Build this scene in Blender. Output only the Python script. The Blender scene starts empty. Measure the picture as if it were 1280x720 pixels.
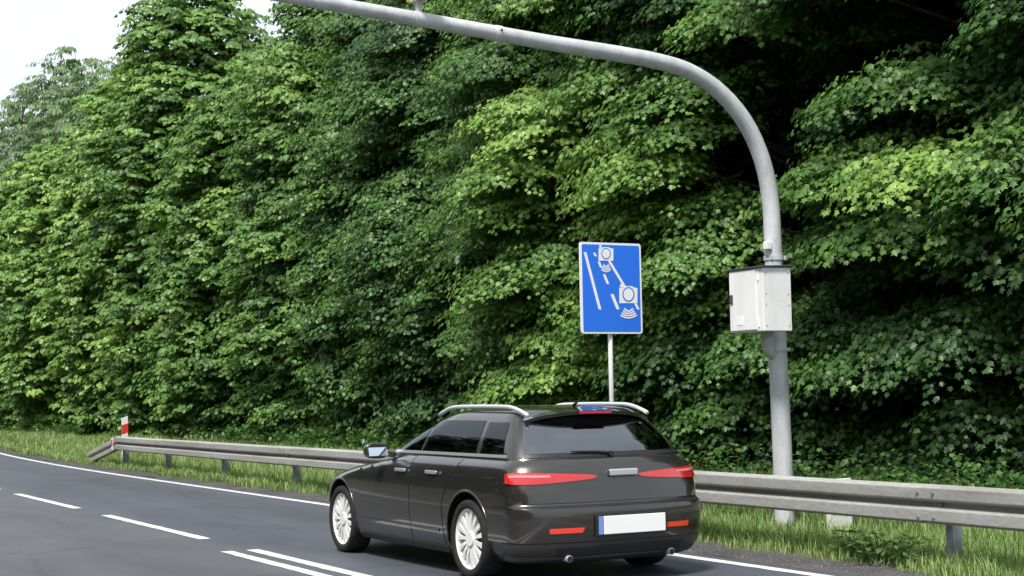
import bpy, bmesh, math, random
import numpy as np
from mathutils import Vector, Matrix

SC = bpy.context.scene
COL = SC.collection
R = math.radians
PI = math.pi
rng = np.random.default_rng(7)
random.seed(7)

# ------------------------------------------------------------------ camera
cd = bpy.data.cameras.new('camera')
cam = bpy.data.objects.new('camera', cd)
COL.objects.link(cam)
cd.sensor_width = 36.0
cd.lens = 36.0 * 1960 / 1280
cd.clip_start = 0.1
cd.clip_end = 3000
YAW, PITCH, ROLL, CH = R(28.35), R(3.87), R(-1.066), 1.484
fh = Vector((math.sin(YAW), math.cos(YAW), 0)); rt = Vector((math.cos(YAW), -math.sin(YAW), 0)); up = Vector((0, 0, 1))
fw = fh * math.cos(PITCH) + up * math.sin(PITCH)
uv = up * math.cos(PITCH) - fh * math.sin(PITCH)
r2 = rt * math.cos(ROLL) + uv * math.sin(ROLL)
u2 = uv * math.cos(ROLL) - rt * math.sin(ROLL)
M = Matrix((r2, u2, -fw)).transposed().to_4x4()
M.translation = (0, 0, CH)
cam.matrix_world = M
SC.camera = cam

# ------------------------------------------------------------------ sky, sun, exposure
SUN_EL, SUN_AZ = R(58), R(232)          # azimuth measured clockwise from +Y: the sun stands behind the camera, to its left
w = bpy.data.worlds.new('World')
SC.world = w
w.use_nodes = True
nt = w.node_tree
nt.nodes.clear()
o = nt.nodes.new('ShaderNodeOutputWorld'); b = nt.nodes.new('ShaderNodeBackground')
sky = nt.nodes.new('ShaderNodeTexSky'); sky.sky_type = 'NISHITA'; sky.sun_disc = False
sky.sun_elevation = SUN_EL; sky.sun_rotation = SUN_AZ; sky.dust_density = 2.0
tc = nt.nodes.new('ShaderNodeTexCoord'); mp = nt.nodes.new('ShaderNodeMapping'); mp.inputs['Scale'].default_value = (1, 1, 2.5)
nz = nt.nodes.new('ShaderNodeTexNoise'); nz.inputs['Scale'].default_value = 2.2; nz.inputs['Detail'].default_value = 5
rp = nt.nodes.new('ShaderNodeValToRGB')
rp.color_ramp.elements[0].position = 0.3; rp.color_ramp.elements[0].color = (7.6, 8.6, 10.2, 1)
rp.color_ramp.elements[1].position = 0.75; rp.color_ramp.elements[1].color = (12.2, 12.6, 13.2, 1)
mx = nt.nodes.new('ShaderNodeMixRGB'); mx.inputs[0].default_value = 0.88
nt.links.new(tc.outputs['Generated'], mp.inputs[0]); nt.links.new(mp.outputs[0], nz.inputs['Vector'])
nt.links.new(nz.outputs['Fac'], rp.inputs[0])
nt.links.new(sky.outputs[0], mx.inputs[1]); nt.links.new(rp.outputs[0], mx.inputs[2])
nt.links.new(mx.outputs[0], b.inputs[0]); b.inputs[1].default_value = 0.078
nt.links.new(b.outputs[0], o.inputs[0])

sd = bpy.data.lights.new('sun', 'SUN'); sd.energy = 4.0; sd.angle = R(12); sd.color = (1.0, 0.96, 0.9)
sun = bpy.data.objects.new('sun', sd); COL.objects.link(sun)
sv = Vector((math.sin(SUN_AZ) * math.cos(SUN_EL), math.cos(SUN_AZ) * math.cos(SUN_EL), math.sin(SUN_EL)))
sun.rotation_euler = (-sv).to_track_quat('-Z', 'Y').to_euler()
sun.location = (0, 0, 40)

SC.view_settings.view_transform = 'Standard'
SC.view_settings.look = 'None'
SC.view_settings.gamma = 1
SC.view_settings.exposure = 0.5
SC.view_settings.use_curve_mapping = False
SC.render.engine = 'CYCLES'
SC.cycles.max_bounces = 6
SC.cycles.diffuse_bounces = 3
SC.cycles.glossy_bounces = 3
SC.cycles.transmission_bounces = 3
SC.cycles.transparent_max_bounces = 6
SC.cycles.use_denoising = True


# ------------------------------------------------------------------ helpers
def tag(o, label=None, cat=None, group=None, kind=None):
    if label: o['label'] = label
    if cat: o['category'] = cat
    if group: o['group'] = group
    if kind: o['kind'] = kind
    return o


def thing(name, label, cat, loc=(0, 0, 0), rz=0, group=None):
    o = bpy.data.objects.new(name, None); COL.objects.link(o)
    o.location = loc; o.rotation_euler = (0, 0, rz); o.empty_display_size = 0.2
    return tag(o, label, cat, group)


def link(name, me, mat, parent=None, smooth=False):
    o = bpy.data.objects.new(name, me); COL.objects.link(o)
    if mat is not None and not me.materials: me.materials.append(mat)
    if smooth: me.shade_smooth()
    if parent is not None: o.parent = parent
    return o


def bobj(name, bm, mat, parent=None, smooth=False):
    me = bpy.data.meshes.new(name)
    bmesh.ops.recalc_face_normals(bm, faces=bm.faces)
    bm.to_mesh(me); bm.free()
    return link(name, me, mat, parent, smooth)


def bsplit(name, bm, mat, parent=None, smooth=False):
    # every loose piece becomes an object of its own
    left = set(bm.verts); out = []
    while left:
        st = [left.pop()]; isl = set(st)
        while st:
            v = st.pop()
            for e in v.link_edges:
                q = e.other_vert(v)
                if q in left: left.discard(q); isl.add(q); st.append(q)
        nb = bmesh.new(); mp = {}
        for v in bm.verts:
            if v in isl: mp[v] = nb.verts.new(v.co)
        for f in bm.faces:
            if f.verts[0] in isl: nb.faces.new([mp[v] for v in f.verts])
        out.append(bobj(name, nb, mat, parent, smooth))
    bm.free()
    return out


def add_box(bm, c, s, rz=0.0, bev=0.0, rot=None):
    m = Matrix.Translation(c) @ (rot if rot is not None else Matrix.Rotation(rz, 4, 'Z')) @ Matrix.Diagonal((s[0], s[1], s[2], 1))
    r = bmesh.ops.create_cube(bm, size=1, matrix=m)
    if bev > 0:
        es = list({e for v in r['verts'] for e in v.link_edges})
        bmesh.ops.bevel(bm, geom=es, offset=bev, segments=2, affect='EDGES', profile=0.5)


def add_tube(bm, pts, rad, seg=12, cap=True):
    pts = [Vector(p) for p in pts]
    n = len(pts)
    if not hasattr(rad, '__len__'): rad = [rad] * n
    rings = []
    prev = None
    for i, p in enumerate(pts):
        t = (pts[min(i + 1, n - 1)] - pts[max(i - 1, 0)]).normalized()
        if prev is None:
            a = t.orthogonal().normalized()
        else:
            a = (prev - t * prev.dot(t)).normalized()
        prev = a
        bb = t.cross(a)
        rings.append([bm.verts.new(p + (a * math.cos(2 * PI * k / seg) + bb * math.sin(2 * PI * k / seg)) * rad[i]) for k in range(seg)])
    for i in range(n - 1):
        for k in range(seg):
            bm.faces.new((rings[i][k], rings[i][(k + 1) % seg], rings[i + 1][(k + 1) % seg], rings[i + 1][k]))
    if cap:
        bm.faces.new(rings[0][::-1]); bm.faces.new(rings[-1])


def add_cyl(bm, c, r, h, axis='Z', seg=24, r2_=None):
    rot = {'Z': Matrix.Identity(4), 'X': Matrix.Rotation(PI / 2, 4, 'Y'), 'Y': Matrix.Rotation(-PI / 2, 4, 'X')}[axis]
    bmesh.ops.create_cone(bm, cap_ends=True, segments=seg, radius1=r, radius2=r if r2_ is None else r2_, depth=h, matrix=Matrix.Translation(c) @ rot)


def npmesh(name, co, faces_flat, counts, tint=None):
    me = bpy.data.meshes.new(name)
    nv, nl, nf = len(co), len(faces_flat), len(counts)
    me.vertices.add(nv); me.loops.add(nl); me.polygons.add(nf)
    me.vertices.foreach_set('co', np.asarray(co, np.float32).ravel())
    me.loops.foreach_set('vertex_index', np.asarray(faces_flat, np.int32))
    st = np.zeros(nf, np.int32); st[1:] = np.cumsum(counts)[:-1]
    me.polygons.foreach_set('loop_start', st)
    me.polygons.foreach_set('loop_total', np.asarray(counts, np.int32))
    me.update(calc_edges=True)
    if tint is not None:
        a = me.attributes.new('tint', 'FLOAT', 'POINT')
        a.data.foreach_set('value', np.asarray(tint, np.float32))
    return me


def ss(a, b, x):
    t = np.clip((x - a) / (b - a), 0, 1)
    return t * t * (3 - 2 * t)


# ------------------------------------------------------------------ materials
def mat(name, col=(.5, .5, .5), rough=.5, metal=0., spec=.5, coat=0., emit=None):
    m = bpy.data.materials.new(name); m.use_nodes = True
    p = m.node_tree.nodes['Principled BSDF']
    p.inputs['Base Color'].default_value = (*col, 1)
    p.inputs['Roughness'].default_value = rough
    p.inputs['Metallic'].default_value = metal
    p.inputs['Specular IOR Level'].default_value = spec
    p.inputs['Coat Weight'].default_value = coat
    p.inputs['Coat Roughness'].default_value = 0.05
    if emit:
        p.inputs['Emission Color'].default_value = (*emit[0], 1); p.inputs['Emission Strength'].default_value = emit[1]
    return m


def N(m, t, **kw):
    n = m.node_tree.nodes.new('ShaderNode' + t)
    for k, v in kw.items():
        if k in n.inputs: n.inputs[k].default_value = v
        else: setattr(n, k, v)
    return n


def L(m, a, b): m.node_tree.links.new(a, b)


def ramp(m, src, stops):
    n = N(m, 'ValToRGB'); e = n.color_ramp.elements
    while len(e) < len(stops): e.new(0.5)
    for i, (p, c) in enumerate(stops):
        e[i].position = p; e[i].color = (*c, 1)
    L(m, src, n.inputs[0])
    return n.outputs[0]


def noise(m, scale, detail=4, coord=None, rough=.55):
    n = N(m, 'TexNoise'); n.inputs['Scale'].default_value = scale; n.inputs['Detail'].default_value = detail
    n.inputs['Roughness'].default_value = rough
    if coord is not None: L(m, coord, n.inputs['Vector'])
    return n.outputs['Fac']


def pos(m, scale=None):
    g = N(m, 'NewGeometry')
    if scale is None: return g.outputs['Position']
    mp = N(m, 'Mapping'); mp.inputs['Scale'].default_value = scale
    L(m, g.outputs['Position'], mp.inputs[0])
    return mp.outputs[0]


def objco(m):
    return N(m, 'TexCoord').outputs['Object']


def mixc(m, fac, a, b, blend='MIX'):
    n = N(m, 'MixRGB', blend_type=blend)
    for i, s in ((0, fac), (1, a), (2, b)):
        if hasattr(s, 'is_linked') or hasattr(s, 'links'): L(m, s, n.inputs[i])
        else: n.inputs[i].default_value = s if i == 0 else (*s, 1)
    return n.outputs[0]


def bump(m, h, strength, dist=0.01):
    n = N(m, 'Bump'); n.inputs['Strength'].default_value = strength; n.inputs['Distance'].default_value = dist
    L(m, h, n.inputs['Height'])
    L(m, n.outputs[0], m.node_tree.nodes['Principled BSDF'].inputs['Normal'])


def setc(m, c): L(m, c, m.node_tree.nodes['Principled BSDF'].inputs['Base Color'])
def setr(m, c): L(m, c, m.node_tree.nodes['Principled BSDF'].inputs['Roughness'])


def leaf_mat(name, stops, trans=.32, rough=.42, spec=.35):
    m = bpy.data.materials.new(name); m.use_nodes = True
    p = m.node_tree.nodes['Principled BSDF']; out = m.node_tree.nodes['Material Output']
    at = N(m, 'Attribute', attribute_name='tint')
    c = ramp(m, at.outputs['Fac'], stops)
    nf = noise(m, 9.0, 2, pos(m))
    c = mixc(m, 0.5, c, ramp(m, nf, [(.3, (.72, .74, .72)), (.7, (1.2, 1.18, 1.1))]), 'MULTIPLY')
    L(m, c, p.inputs['Base Color'])
    p.inputs['Roughness'].default_value = rough
    p.inputs['Specular IOR Level'].default_value = spec
    tr = N(m, 'BsdfTranslucent')
    hs = N(m, 'HueSaturation'); hs.inputs['Hue'].default_value = .485; hs.inputs['Value'].default_value = 1.25
    L(m, c, hs.inputs['Color']); L(m, hs.outputs[0], tr.inputs[0])
    mx = N(m, 'MixShader'); mx.inputs[0].default_value = trans
    L(m, p.outputs[0], mx.inputs[1]); L(m, tr.outputs[0], mx.inputs[2]); L(m, mx.outputs[0], out.inputs[0])
    return m


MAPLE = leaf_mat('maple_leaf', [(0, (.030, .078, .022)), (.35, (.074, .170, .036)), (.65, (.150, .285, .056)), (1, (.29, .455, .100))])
GREYLEAF = leaf_mat('willow_leaf', [(0, (.075, .145, .060)), (1, (.19, .30, .12))], rough=.5)
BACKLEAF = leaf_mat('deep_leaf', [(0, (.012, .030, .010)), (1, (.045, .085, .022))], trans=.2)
WEED = leaf_mat('weed_leaf', [(0, (.05, .115, .03)), (1, (.14, .24, .065))])
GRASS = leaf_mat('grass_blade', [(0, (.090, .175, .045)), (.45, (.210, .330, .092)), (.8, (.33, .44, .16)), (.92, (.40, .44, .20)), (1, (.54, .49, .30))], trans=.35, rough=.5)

BARK = mat('bark', (.06, .05, .04), .9)
f = noise(BARK, 14, 5, pos(BARK, (1, 1, .25)))
setc(BARK, ramp(BARK, f, [(.3, (.035, .030, .024)), (.7, (.14, .12, .095))])); bump(BARK, f, .8, .03)

SOIL = mat('earth', (.05, .04, .03), .95, spec=.2)
f = noise(SOIL, 1.7, 6, pos(SOIL)); f2 = noise(SOIL, 23, 4, pos(SOIL))
c = ramp(SOIL, f, [(.35, (.026, .024, .014)), (.55, (.035, .048, .016)), (.75, (.055, .075, .022))])
setc(SOIL, mixc(SOIL, .6, c, ramp(SOIL, f2, [(.3, (.55, .5, .45)), (.7, (1.25, 1.2, 1.1))]), 'MULTIPLY')); bump(SOIL, f2, .6, .03)

ASPH = mat('asphalt', (.05, .05, .055), .62, spec=.5)
P_ = pos(ASPH)
sx = N(ASPH, 'SeparateXYZ'); L(ASPH, P_, sx.inputs[0])
grain = noise(ASPH, 210, 3, P_, .7); mid = noise(ASPH, 2.2, 5, pos(ASPH, (1, .22, 1))); speck = noise(ASPH, 75, 2, P_, .8)
wob = N(ASPH, 'Math', operation='MULTIPLY_ADD'); L(ASPH, noise(ASPH, .5, 3, P_), wob.inputs[0]); wob.inputs[1].default_value = .25; L(ASPH, sx.outputs[0], wob.inputs[2])
mr = N(ASPH, 'MapRange'); mr.inputs[1].default_value = 5.02; mr.inputs[2].default_value = 5.18; L(ASPH, wob.outputs[0], mr.inputs[0])
lane = mixc(ASPH, mr.outputs[0], (.064, .067, .074), (.055, .062, .077))
# wheel tracks polished darker along each lane
wv = N(ASPH, 'Math', operation='SINE'); ml = N(ASPH, 'Math', operation='MULTIPLY'); ml.inputs[1].default_value = 2 * PI / 1.5; L(ASPH, sx.outputs[0], ml.inputs[0]); L(ASPH, ml.outputs[0], wv.inputs[0])
trk = N(ASPH, 'MapRange'); trk.inputs[1].default_value = -1; trk.inputs[2].default_value = 1; trk.inputs[3].default_value = .93; trk.inputs[4].default_value = 1.06; L(ASPH, wv.outputs[0], trk.inputs[0])
c = mixc(ASPH, 1.0, lane, ramp(ASPH, mid, [(.25, (.78, .79, .80)), (.75, (1.2, 1.18, 1.16))]), 'MULTIPLY')
c = mixc(ASPH, 1.0, c, trk.outputs[0], 'MULTIPLY')
big = noise(ASPH, .35, 5, pos(ASPH, (1, .35, 1)), .6)
c = mixc(ASPH, 1.0, c, ramp(ASPH, big, [(.34, (.84, .84, .85)), (.5, (1, 1, 1)), (.68, (1.10, 1.09, 1.07))]), 'MULTIPLY')
vc = N(ASPH, 'TexVoronoi', feature='DISTANCE_TO_EDGE'); vc.inputs['Scale'].default_value = .32
vm = N(ASPH, 'MixRGB'); vm.inputs[0].default_value = .12; L(ASPH, P_, vm.inputs[1]); nzc = N(ASPH, 'TexNoise'); nzc.inputs['Scale'].default_value = 1.5; nzc.inputs['Detail'].default_value = 6; L(ASPH, P_, nzc.inputs['Vector']); L(ASPH, nzc.outputs['Color'], vm.inputs[2]); L(ASPH, vm.outputs[0], vc.inputs['Vector'])
c = mixc(ASPH, .32, c, ramp(ASPH, vc.outputs['Distance'], [(0, (.35, .35, .36)), (.006, (.5, .5, .5)), (.010, (1, 1, 1))]), 'MULTIPLY')
c = mixc(ASPH, 1.0, c, ramp(ASPH, grain, [(.3, (.55, .55, .55)), (.7, (1.5, 1.5, 1.5))]), 'MULTIPLY')
c = mixc(ASPH, 1.0, c, ramp(ASPH, speck, [(.60, (1, 1, 1)), (.74, (2.1, 2.1, 2.05))]), 'MULTIPLY')
setc(ASPH, c); bump(ASPH, grain, .35, .006)

GRAVEL = mat('gravel', (.07, .07, .07), .95, spec=.25)
P_ = pos(GRAVEL)
vo = N(GRAVEL, 'TexVoronoi'); vo.inputs['Scale'].default_value = 55; L(GRAVEL, P_, vo.inputs['Vector'])
c = ramp(GRAVEL, noise(GRAVEL, 1.6, 5, P_), [(.3, (.045, .043, .044)), (.7, (.095, .09, .088))])
c = mixc(GRAVEL, .8, c, ramp(GRAVEL, vo.outputs['Color'], [(0, (.45, .45, .45)), (1, (1.7, 1.65, 1.6))]), 'MULTIPLY')
setc(GRAVEL, c); bump(GRAVEL, vo.outputs['Distance'], .9, .012)
PEBBLE = mat('pebble', (.2, .19, .18), .9)
oi = N(PEBBLE, 'Attribute', attribute_name='tint'); setc(PEBBLE, ramp(PEBBLE, oi.outputs['Fac'], [(0, (.045, .045, .048)), (.7, (.14, .135, .13)), (1, (.36, .34, .31))]))

PAINT = mat('road_paint', (.78, .78, .76), .6)
f = noise(PAINT, 38, 5, pos(PAINT), .7); f3 = noise(PAINT, 2.6, 6, pos(PAINT), .7)
setc(PAINT, mixc(PAINT, 1.0, ramp(PAINT, f, [(.30, (.20, .20, .20)), (.40, (.60, .60, .59)), (.7, (.72, .72, .70))]), ramp(PAINT, f3, [(.28, (.70, .69, .68)), (.6, (1, 1, 1))]), 'MULTIPLY')); bump(PAINT, f, .3, .005)

GALV = mat('galvanised_steel', (.42, .44, .45), .5, .1)
f = noise(GALV, 7, 5, pos(GALV, (1, 1, .4))); f2 = noise(GALV, 60, 3, pos(GALV))
c = ramp(GALV, f, [(.32, (.41, .425, .44)), (.48, (.49, .505, .515)), (.68, (.58, .59, .60))])
setc(GALV, mixc(GALV, .5, c, ramp(GALV, f2, [(.3, (.75, .75, .75)), (.7, (1.15, 1.15, 1.15))]), 'MULTIPLY')); setr(GALV, ramp(GALV, f2, [(.3, (.42,) * 3), (.7, (.62,) * 3)]))

RAILM = mat('rail_steel', (.36, .36, .34), .6, .25)
f = noise(RAILM, 3, 6, pos(RAILM, (1, .25, 2))); f2 = noise(RAILM, 40, 4, pos(RAILM, (1, .3, 1)))
c = ramp(RAILM, f, [(.28, (.27, .265, .245)), (.5, (.36, .36, .34)), (.75, (.41, .415, .40))])
setc(RAILM, mixc(RAILM, .6, c, ramp(RAILM, f2, [(.28, (.7, .68, .64)), (.62, (1.1, 1.1, 1.1))]), 'MULTIPLY'))
POSTM = mat('post_steel', (.25, .26, .26), .6, .3)
f = noise(POSTM, 9, 5, pos(POSTM)); setc(POSTM, ramp(POSTM, f, [(.3, (.17, .175, .18)), (.7, (.32, .33, .34))]))

WHITEP = mat('white_paint', (.78, .78, .77), .4)
f = noise(WHITEP, 6, 6, pos(WHITEP, (1, 1, .35))); f2 = noise(WHITEP, 34, 4, pos(WHITEP), .7)
c = ramp(WHITEP, f, [(.25, (.66, .66, .64)), (.6, (.78, .78, .775))])
setc(WHITEP, mixc(WHITEP, 1.0, c, ramp(WHITEP, f2, [(.24, (.55, .53, .48)), (.33, (1, 1, 1))]), 'MULTIPLY'))
WORNW = mat('worn_white', (.7, .7, .68), .8)
f = noise(WORNW, 30, 6, pos(WORNW, (1, 1, 2.2)), .75)
setc(WORNW, ramp(WORNW, f, [(.35, (.24, .23, .20)), (.45, (.62, .61, .58)), (.7, (.76, .76, .73))])); bump(WORNW, f, .4, .01)
BLUE = mat('sign_blue', (.028, .175, .80), .35)
SIGNW = mat('sign_white', (.82, .82, .82), .4)
DGREY = mat('dark_grey', (.06, .06, .06), .6)
RED = mat('red_paint', (.62, .035, .02), .45)
YELLOW = mat('yellow_paint', (.75, .46, .02), .4)


# ------------------------------------------------------------------ the setting: ground, road, verge
def bend(y):
    y = np.asarray(y, float)
    return np.where(y > 30, .0021 * (np.minimum(y, 75) - 30) ** 2 + np.maximum(y - 75, 0) * .19, 0.)


def strip(name, x0, x1, y0, y1, z, m, step=1.0, follow=True, edge_noise=0., kind='structure'):
    if m is PAINT: step, edge_noise = .12, .0035
    n = max(2, int((y1 - y0) / step) + 1)
    ys = np.linspace(y0, y1, n); bd = bend(ys) if follow else 0 * ys
    a = np.stack([x0 + bd + edge_noise * rng.normal(size=n), ys, np.full(n, z)], 1)
    b = np.stack([x1 + bd + edge_noise * rng.normal(size=n), ys, np.full(n, z)], 1)
    co = np.concatenate([a, b]); i = np.arange(n - 1)
    fc = np.stack([i, i + n, i + n + 1, i + 1], 1)
    return tag(link(name, npmesh(name, co, fc.ravel(), np.full(n - 1, 4)), m), kind=kind)


strip('ground', -700, 700, -700, 700, 0.0, SOIL, 1400, False)
strip('road', 1.75, 8.28, -60, 140, 0.006, ASPH, 1.0)
strip('shoulder', 8.28, 9.25, -60, 140, 0.004, GRAVEL, .35, True, .05)
strip('near_shoulder', .75, 1.75, -60, 140, 0.004, GRAVEL, .5, True, .06)
strip('edge_line', 7.98, 8.11, -60, 140, 0.010, PAINT, 1.0)
strip('near_edge_line', 2.02, 2.14, -60, 140, 0.010, PAINT, 1.0)
strip('solid_line', 4.76, 4.88, -60, 14.9, 0.010, PAINT, 1.0)
strip('solid_line', 5.02, 5.15, -60, 14.9, 0.010, PAINT, 1.0)
y = 16.35
while y < 75:
    strip('lane_dash', 5.00, 5.13, y, y + 4.3, 0.010, PAINT, .5)
    y += 5.9


# ------------------------------------------------------------------ leaves
LEAF_FULL = (np.array([(0, 0), (.42, -.02), (.36, .22), (.62, .50), (.27, .58), (0, 1), (-.27, .58), (-.62, .50), (-.36, .22), (-.42, -.02)], float),
             np.array([0, 1, 2, 3, 4, 5, 0, 5, 6, 7, 8, 9]), np.array([6, 6]))
LEAF_MID = (np.array([(0, 0), (.46, .16), (.46, .55), (0, 1), (-.46, .55), (-.46, .16)], float),
            np.array([0, 1, 2, 3, 0, 3, 4, 5]), np.array([4, 4]))
LEAF_FAR = (np.array([(0, 0), (.5, .42), (0, 1), (-.5, .42)], float), np.array([0, 1, 2, 3]), np.array([4]))
LEAF_THIN = (np.array([(0, 0), (.17, .42), (0, 1), (-.17, .42)], float), np.array([0, 1, 2, 3]), np.array([4]))


def unit(v):
    return v / np.maximum(np.linalg.norm(v, axis=-1, keepdims=True), 1e-9)


def leaves(p, nrm, tip, size, kind):
    """arrays of leaf positions, normals, tip directions, lengths -> coordinates, faces, counts"""
    prof, fc, cnt = kind
    nrm = unit(nrm); tip = unit(tip - nrm * np.sum(tip * nrm, -1, keepdims=True)); sd = np.cross(tip, nrm)
    k = len(prof)
    X = prof[None, :, 0, None] * size[:, None, None]; Y = prof[None, :, 1, None] * size[:, None, None]
    zz = -(.38 * np.abs(prof[:, 0]) + .30 * prof[:, 1] ** 2)
    Z = zz[None, :, None] * size[:, None, None]
    co = p[:, None] + sd[:, None] * X + tip[:, None] * (Y - .3 * size[:, None, None]) + nrm[:, None] * Z
    n = len(p)
    ff = (fc[None] + (np.arange(n) * k)[:, None]).ravel()
    return co.reshape(-1, 3), ff, np.tile(cnt, n), k


def bough(g, c, outdir, ro, rtn, thick, nleaf, size, tint, droop=.5, tn=.07):
    """leaf arrays for one flattened, domed bough made of small sprays"""
    upv = np.array([0, 0, 1.]); o = np.array([outdir[0], outdir[1], 0.]); o /= np.linalg.norm(o); t = np.cross(upv, o)
    ns = max(4, int(nleaf / 22))
    th = g.uniform(0, 2 * PI, ns); rr = np.sqrt(g.uniform(0, 1, ns))
    a = rr * np.cos(th); b = rr * np.sin(th)
    lift = -droop * (a ** 2 + b ** 2) * .8 - .22 * a + g.normal(0, .22, ns) * thick * 2
    sc = c + o * (a * ro)[:, None] + t * (b * rtn)[:, None] + upv * (lift * min(ro, rtn))[:, None]
    sdir = unit(o * (a + .55)[:, None] + t * b[:, None] + g.normal(0, .25, (ns, 3)) * np.array([1, 1, .3]))
    st = np.clip(tint + g.normal(0, .085, ns), 0, 1)
    m = int(math.ceil(nleaf / ns)); idx = np.repeat(np.arange(ns), m)
    n = len(idx)
    srad = .36 * math.sqrt(ro * rtn)
    u = g.uniform(-1, 1, n); v = g.uniform(-1, 1, n)
    lat = np.cross(sdir[idx], upv)
    p = sc[idx] + sdir[idx] * (u * srad)[:, None] + lat * (v * srad * .75)[:, None]
    p[:, 2] += -(.35 * (u + .6) ** 2 * .6 + .30 * v * v) * srad + g.normal(0, .05, n) * srad
    tilt = .55 + .35 * u
    nrm = upv + sdir[idx] * (tilt + .15)[:, None] + lat * (v * .5)[:, None] + g.normal(0, .30, (n, 3))
    tip = sdir[idx] * .8 + lat * (v * .7)[:, None] - upv * (.55 + .6 * g.uniform(0, 1, n))[:, None] + g.normal(0, .3, (n, 3))
    s = size * g.uniform(.72, 1.25, n)
    tt = np.clip(st[idx] + .05 * u + g.normal(0, tn, n), 0, 1)
    return p, nrm, tip, s, tt


def make_tree(name, label, cat, x, y, H, Rc, seed, kind, size, tint, lai=1.0, mat_=None, group=None, zdet=99., hole=None, low=.3, sunlit_tint=None, face=(-.86, -.5), spread=2.05, bsz=1.0, trunk_r=.17, inner=.55, sparse=0, thick=.30, droop=.5):
    g = np.random.default_rng(seed)
    root = thing(name, label, cat, (x, y, 0), 0, group)
    hm = .45 * H
    def env(h):
        return np.where(h > hm, Rc * np.sqrt(np.clip(1 - (np.abs(h - hm) / (H - hm)) ** 2.3, 0.02, 1)), Rc * (.52 + .48 * np.clip(h / (.6 * hm), 0, 1) ** .7))
    faz = math.atan2(face[1], face[0])
    P, NN, T, S, TT = [], [], [], [], []
    limbs = []
    area = spread * 2 * Rc * H
    nb = int(area / (1.05 * bsz * bsz)) 
    pts = []
    for tries in range(nb * 14):
        if len(pts) >= nb: break
        h = g.uniform(low, H); az = faz + g.uniform(-spread, spread)
        if h > .75 * H: az = g.uniform(0, 2 * PI)
        inn = g.uniform() < .34
        e = float(env(h)) * ((inner + .2 * g.uniform()) if inn else g.uniform(.80, 1.10))
        q = np.array([math.cos(az) * e, math.sin(az) * e, h])
        if hole is not None and any(np.linalg.norm((q + (x, y, 0) - hc) / hr) < 1 for hc, hr in hole): continue
        if all(np.linalg.norm((q - r_) * (1, 1, 1.6)) > .92 * bsz for r_ in pts): pts.append(q)
    pts = np.array(pts)
    for q in pts:
        od = q[:2] / max(np.linalg.norm(q[:2]), .01)
        ro = bsz * g.uniform(.75, 1.15); rn = bsz * g.uniform(.85, 1.35)
        big = 1.0 if q[2] < zdet else 1.8
        if sparse and q[2] > .72 * H and g.uniform() < sparse: continue
        nl = int(lai * 3.14 * ro * rn * 1.55 / (.52 * (size * big) ** 2))
        tb = tint + g.normal(0, .10)
        if sunlit_tint is not None:
            for bc, br, amt in sunlit_tint:
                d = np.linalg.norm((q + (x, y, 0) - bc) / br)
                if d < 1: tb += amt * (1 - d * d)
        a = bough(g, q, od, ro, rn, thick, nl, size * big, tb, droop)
        for lst, arr in zip((P, NN, T, S, TT), a): lst.append(arr)
        limbs.append(q)
    co, ff, cnt, k = leaves(np.concatenate(P), np.concatenate(NN), np.concatenate(T), np.concatenate(S), kind)
    me = npmesh('crown', co, ff, cnt, np.repeat(np.concatenate(TT), k))
    link('crown', me, mat_ or MAPLE, root)
    # trunk with limbs running out to the boughs
    bm = bmesh.new()
    lean = g.normal(0, .02, 2)
    tp = [(lean[0] * h + .06 * math.sin(h * .9 + seed), lean[1] * h + .06 * math.cos(h * .7 + seed), h - .1) for h in np.linspace(0, H * .9, 12)]
    add_tube(bm, tp, [trunk_r * (1.35 if i == 0 else 1) * (1 - .88 * i / 11) + .012 for i in range(12)], 10)
    for q in limbs:
        h0 = max(.5, q[2] - g.uniform(.25, .6) * math.hypot(q[0], q[1]))
        h0 = min(h0, H * .86)
        s0 = Vector((lean[0] * h0, lean[1] * h0, h0)); e0 = Vector(q) - Vector((0, 0, .12))
        md = (s0 + e0) * .5 + Vector((g.normal(0, .15), g.normal(0, .15), .28 * g.uniform(.2, 1)))
        r0 = trunk_r * .30 * (1 - .7 * h0 / H) + .008
        cv = [s0.lerp(md, t).lerp(md.lerp(e0, t), t) for t in np.linspace(0, 1, 6)]
        add_tube(bm, cv, [r0 * (1 - .8 * t) + .004 for t in np.linspace(0, 1, 6)], 5, False)
    bobj('trunk', bm, BARK, root, True)
    return root


A3 = lambda *v: np.array(v, float)
GT = 'maples along the edge of the wood'
HOLES = [(A3(14.3, 18.5, 5.0), A3(2.6, 1.45, 2.2)), (A3(14.0, 15.4, 6.5), A3(2.2, 2.0, .75)), (A3(14.3, 16.2, 3.1), A3(1.7, 1.3, .45)), (A3(14.4, 17.6, 2.2), A3(1.5, .7, .8)), (A3(14.4, 13.6, 2.4), A3(1.5, .7, .5))]
SUNLIT_TINT = [(A3(13.9, 15.0, 4.75), A3(2.4, 2.8, 1.25), .60), (A3(13.9, 21.6, 4.9), A3(2.9, 3.1, 2.7), .58), (A3(13.8, 24.8, 2.4), A3(2.4, 2.6, 1.6), .36), (A3(14, 18.2, 6.9), A3(2, 1.3, .9), .45), (A3(14, 24.0, 6.6), A3(2.4, 2.2, 1.5), .30)]  # sunlit boughs painted into the leaf colour: tint rises inside these zones
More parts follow.
